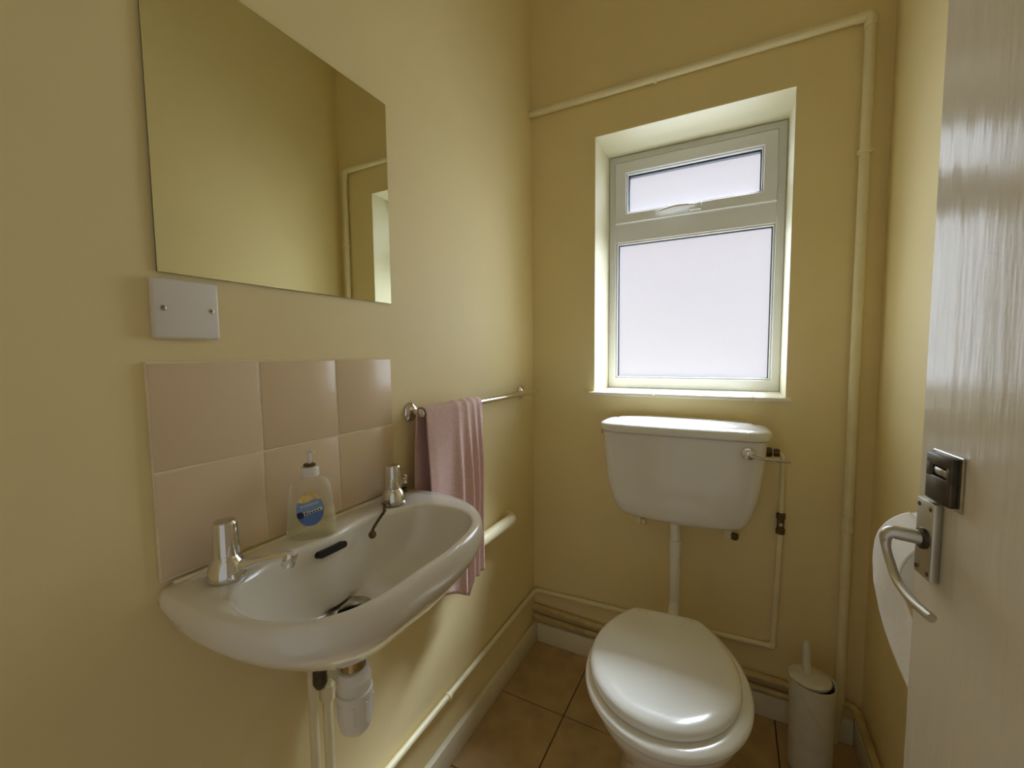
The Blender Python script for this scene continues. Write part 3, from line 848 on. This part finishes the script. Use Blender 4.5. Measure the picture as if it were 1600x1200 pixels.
# diagonal crease standing slightly proud of the pot
cr = []
for k in range(9):
    a = math.radians(-118 + 62*k/8)
    z = 0.232 - 0.085*k/8
    cr.append((0.0535*math.cos(a), 0.0535*math.sin(a), z))
obj('pot_crease', tube(cr, 0.0011, 6), M['brushpot'], pot, True)
bl = obj('brush_lid', lathe([(0.0475, 0.2560), (0.0505, 0.2610), (0.0500, 0.2660), (0.045, 0.2695), (0.020, 0.2720), (0.011, 0.2730)], (0, 0, 0.0), (-0.022, 0.026, 1), 36), M['brushpot'], tb, True)
obj('brush_handle', tube([(-0.010, 0.012, 0.270), (-0.013, 0.0175, 0.30), (-0.014, 0.0185, 0.335), (-0.0145, 0.019, 0.352), (-0.0147, 0.0192, 0.357)], [0.0125, 0.0110, 0.0108, 0.0100, 0.0065], 18), M['brushpot'], tb, True)

# ------------------------------------------------------------------ toilet roll on its holder
rx, rz_, ry0, ry1 = 0.968, 0.858, -0.785, -0.668
hd = thing('roll_holder', 'toilet roll holder arm fixed to the right wall behind the door', 'roll holder', (0, 0, 0))
obj('wall_plate', B((W-0.006, -0.655, rz_-0.03), (W-0.0006, -0.615, rz_+0.03), 0.003, 2), M['chrome'], hd, True)
obj('arm', tube(fillet([(W-0.005, -0.635, rz_), (rx, -0.635, rz_+0.004), (rx, -0.795, rz_+0.004)], 0.02, 6), 0.006, 14), M['chrome'], hd, True)
tp = thing('toilet_roll', 'white toilet roll with a torn sheet hanging down behind the door handle', 'toilet roll', (0, 0, 0))
Rr = 0.062
bm = bmesh.new()
lathe([(0.021, ry0), (Rr-0.002, ry0), (Rr, ry0+0.002), (Rr, ry1-0.002), (Rr-0.002, ry1), (0.021, ry1)], (rx, 0, rz_), (0, 1, 0), 48, bm, cap=False)
obj('paper_roll', bm, M['paper'], tp, True, 60)
obj('cardboard_core', lathe([(0.021, ry0+0.001), (0.021, ry1-0.001), (0.0195, ry1-0.001), (0.0195, ry0+0.001)], (rx, 0, rz_), (0, 1, 0), 32, cap=False), M['card'], tp, True)
bm = bmesh.new()
def sheet(s, t):
    y = ry0+0.001 + (ry1-ry0-0.002)*s
    Lh = 0.155 - 0.105*s                 # torn on the slant
    if t < 0.25:
        a = PI*0.62 + (PI-PI*0.62)*(t/0.25)
        r = Rr+0.0016
        return (rx + r*math.cos(a), y, rz_ + r*math.sin(a))
    h = (t-0.25)/0.75*Lh
    bell = 0.010*math.sin(s*5+h*20)*min(1, h/0.05)
    return (rx - Rr-0.0016 + 0.10*h + bell, y - 0.30*h*(1-s), rz_ - h)
grid(bm, sheet, 20, 40)
sh = obj('hanging_sheet', bm, M['paper'], tp, True, 80)
md = sh.modifiers.new('thickness', 'SOLIDIFY')
md.thickness = 0.0008

# ------------------------------------------------------------------ open door
DW = 0.725
dr = obj('door_1', B((0, 0, 0.006), (DW, 0.036, 1.985), 0.002, 2), M['door'], None, True, 30)
dr.location = (0.897, -0.858, 0)
dr.rotation_euler = (0, 0, math.radians(-83))
struct(dr, 'grey-white gloss painted door standing open at the right edge', 'door')
def door_furniture(side):
    """side -1 = room face (local y<0), +1 = hall face"""
    base = 0.0 if side < 0 else 0.036
    def Y(d):
        return base + side*d
    lo, hi = sorted((Y(0.0), Y(0.0085)))
    pl_ = obj('handle_backplate', B((0.0165, lo, 0.911), (0.050, hi, 0.9986), 0.002, 2), M['alu'], dr, True, 30)
    for x in (0.022, 0.0445):
        for z in (0.9185, 0.991):
            obj('plate_screw', lathe([(0.0027, -0.001), (0.0027, 0.0004), (0.002, 0.0009)], (x, Y(0.0085), z), (0, side, 0), 10), M['bronze'], pl_, True)
    obj('lever_collar', lathe([(0.0118, -0.001), (0.0118, 0.003), (0.0100, 0.004)], (0.034, Y(0.0085), 0.955), (0, side, 0), 22), M['blackmetal'], pl_, True)
    pth = fillet([(0.034, Y(0.0085), 0.955), (0.028, Y(0.040), 0.957), (0.027, Y(0.039), 0.937), (0.053, Y(0.038), 0.910), (0.087, Y(0.038), 0.905), (0.115, Y(0.035), 0.9055)], 0.012, 6)
    n_ = len(pth)
    obj('lever_grip', tube(pth, [0.0080 - 0.0036*min(1.0, 2.6*k/(n_-1)) for k in range(n_)], 18), M['alu'], pl_, True)
door_furniture(-1)
door_furniture(1)
bo = obj('privacy_bolt', B((0.0285, -0.0025, 0.9995), (0.081, 0.0005, 1.056), 0.001, 1), M['worn'], dr, True, 30)
bm = bmesh.new()
box(bm, (0.031, -0.009, 1.0024), (0.0755, -0.002, 1.030), 0.002, 2)
box(bm, (0.031, -0.009, 1.041), (0.0755, -0.002, 1.0535), 0.002, 2)
box(bm, (0.031, -0.009, 1.027), (0.0415, -0.002, 1.044), 0.0015, 2)
box(bm, (0.068, -0.009, 1.027), (0.0755, -0.002, 1.044), 0.0015, 2)
obj('bolt_case', bm, M['blackmetal'], bo, True, 30)
obj('bolt_slider', B((0.0435, -0.008, 1.0313), (0.066, -0.003, 1.0397), 0.002, 2), M['worn'], bo, True, 30)
for z in (0.25, 1.0, 1.75):
    obj('hinge_knuckle', lathe([(0.006, -0.045), (0.006, 0.045)], (DW+0.004, 0.002, z), n=12), M['worn'], dr, True)
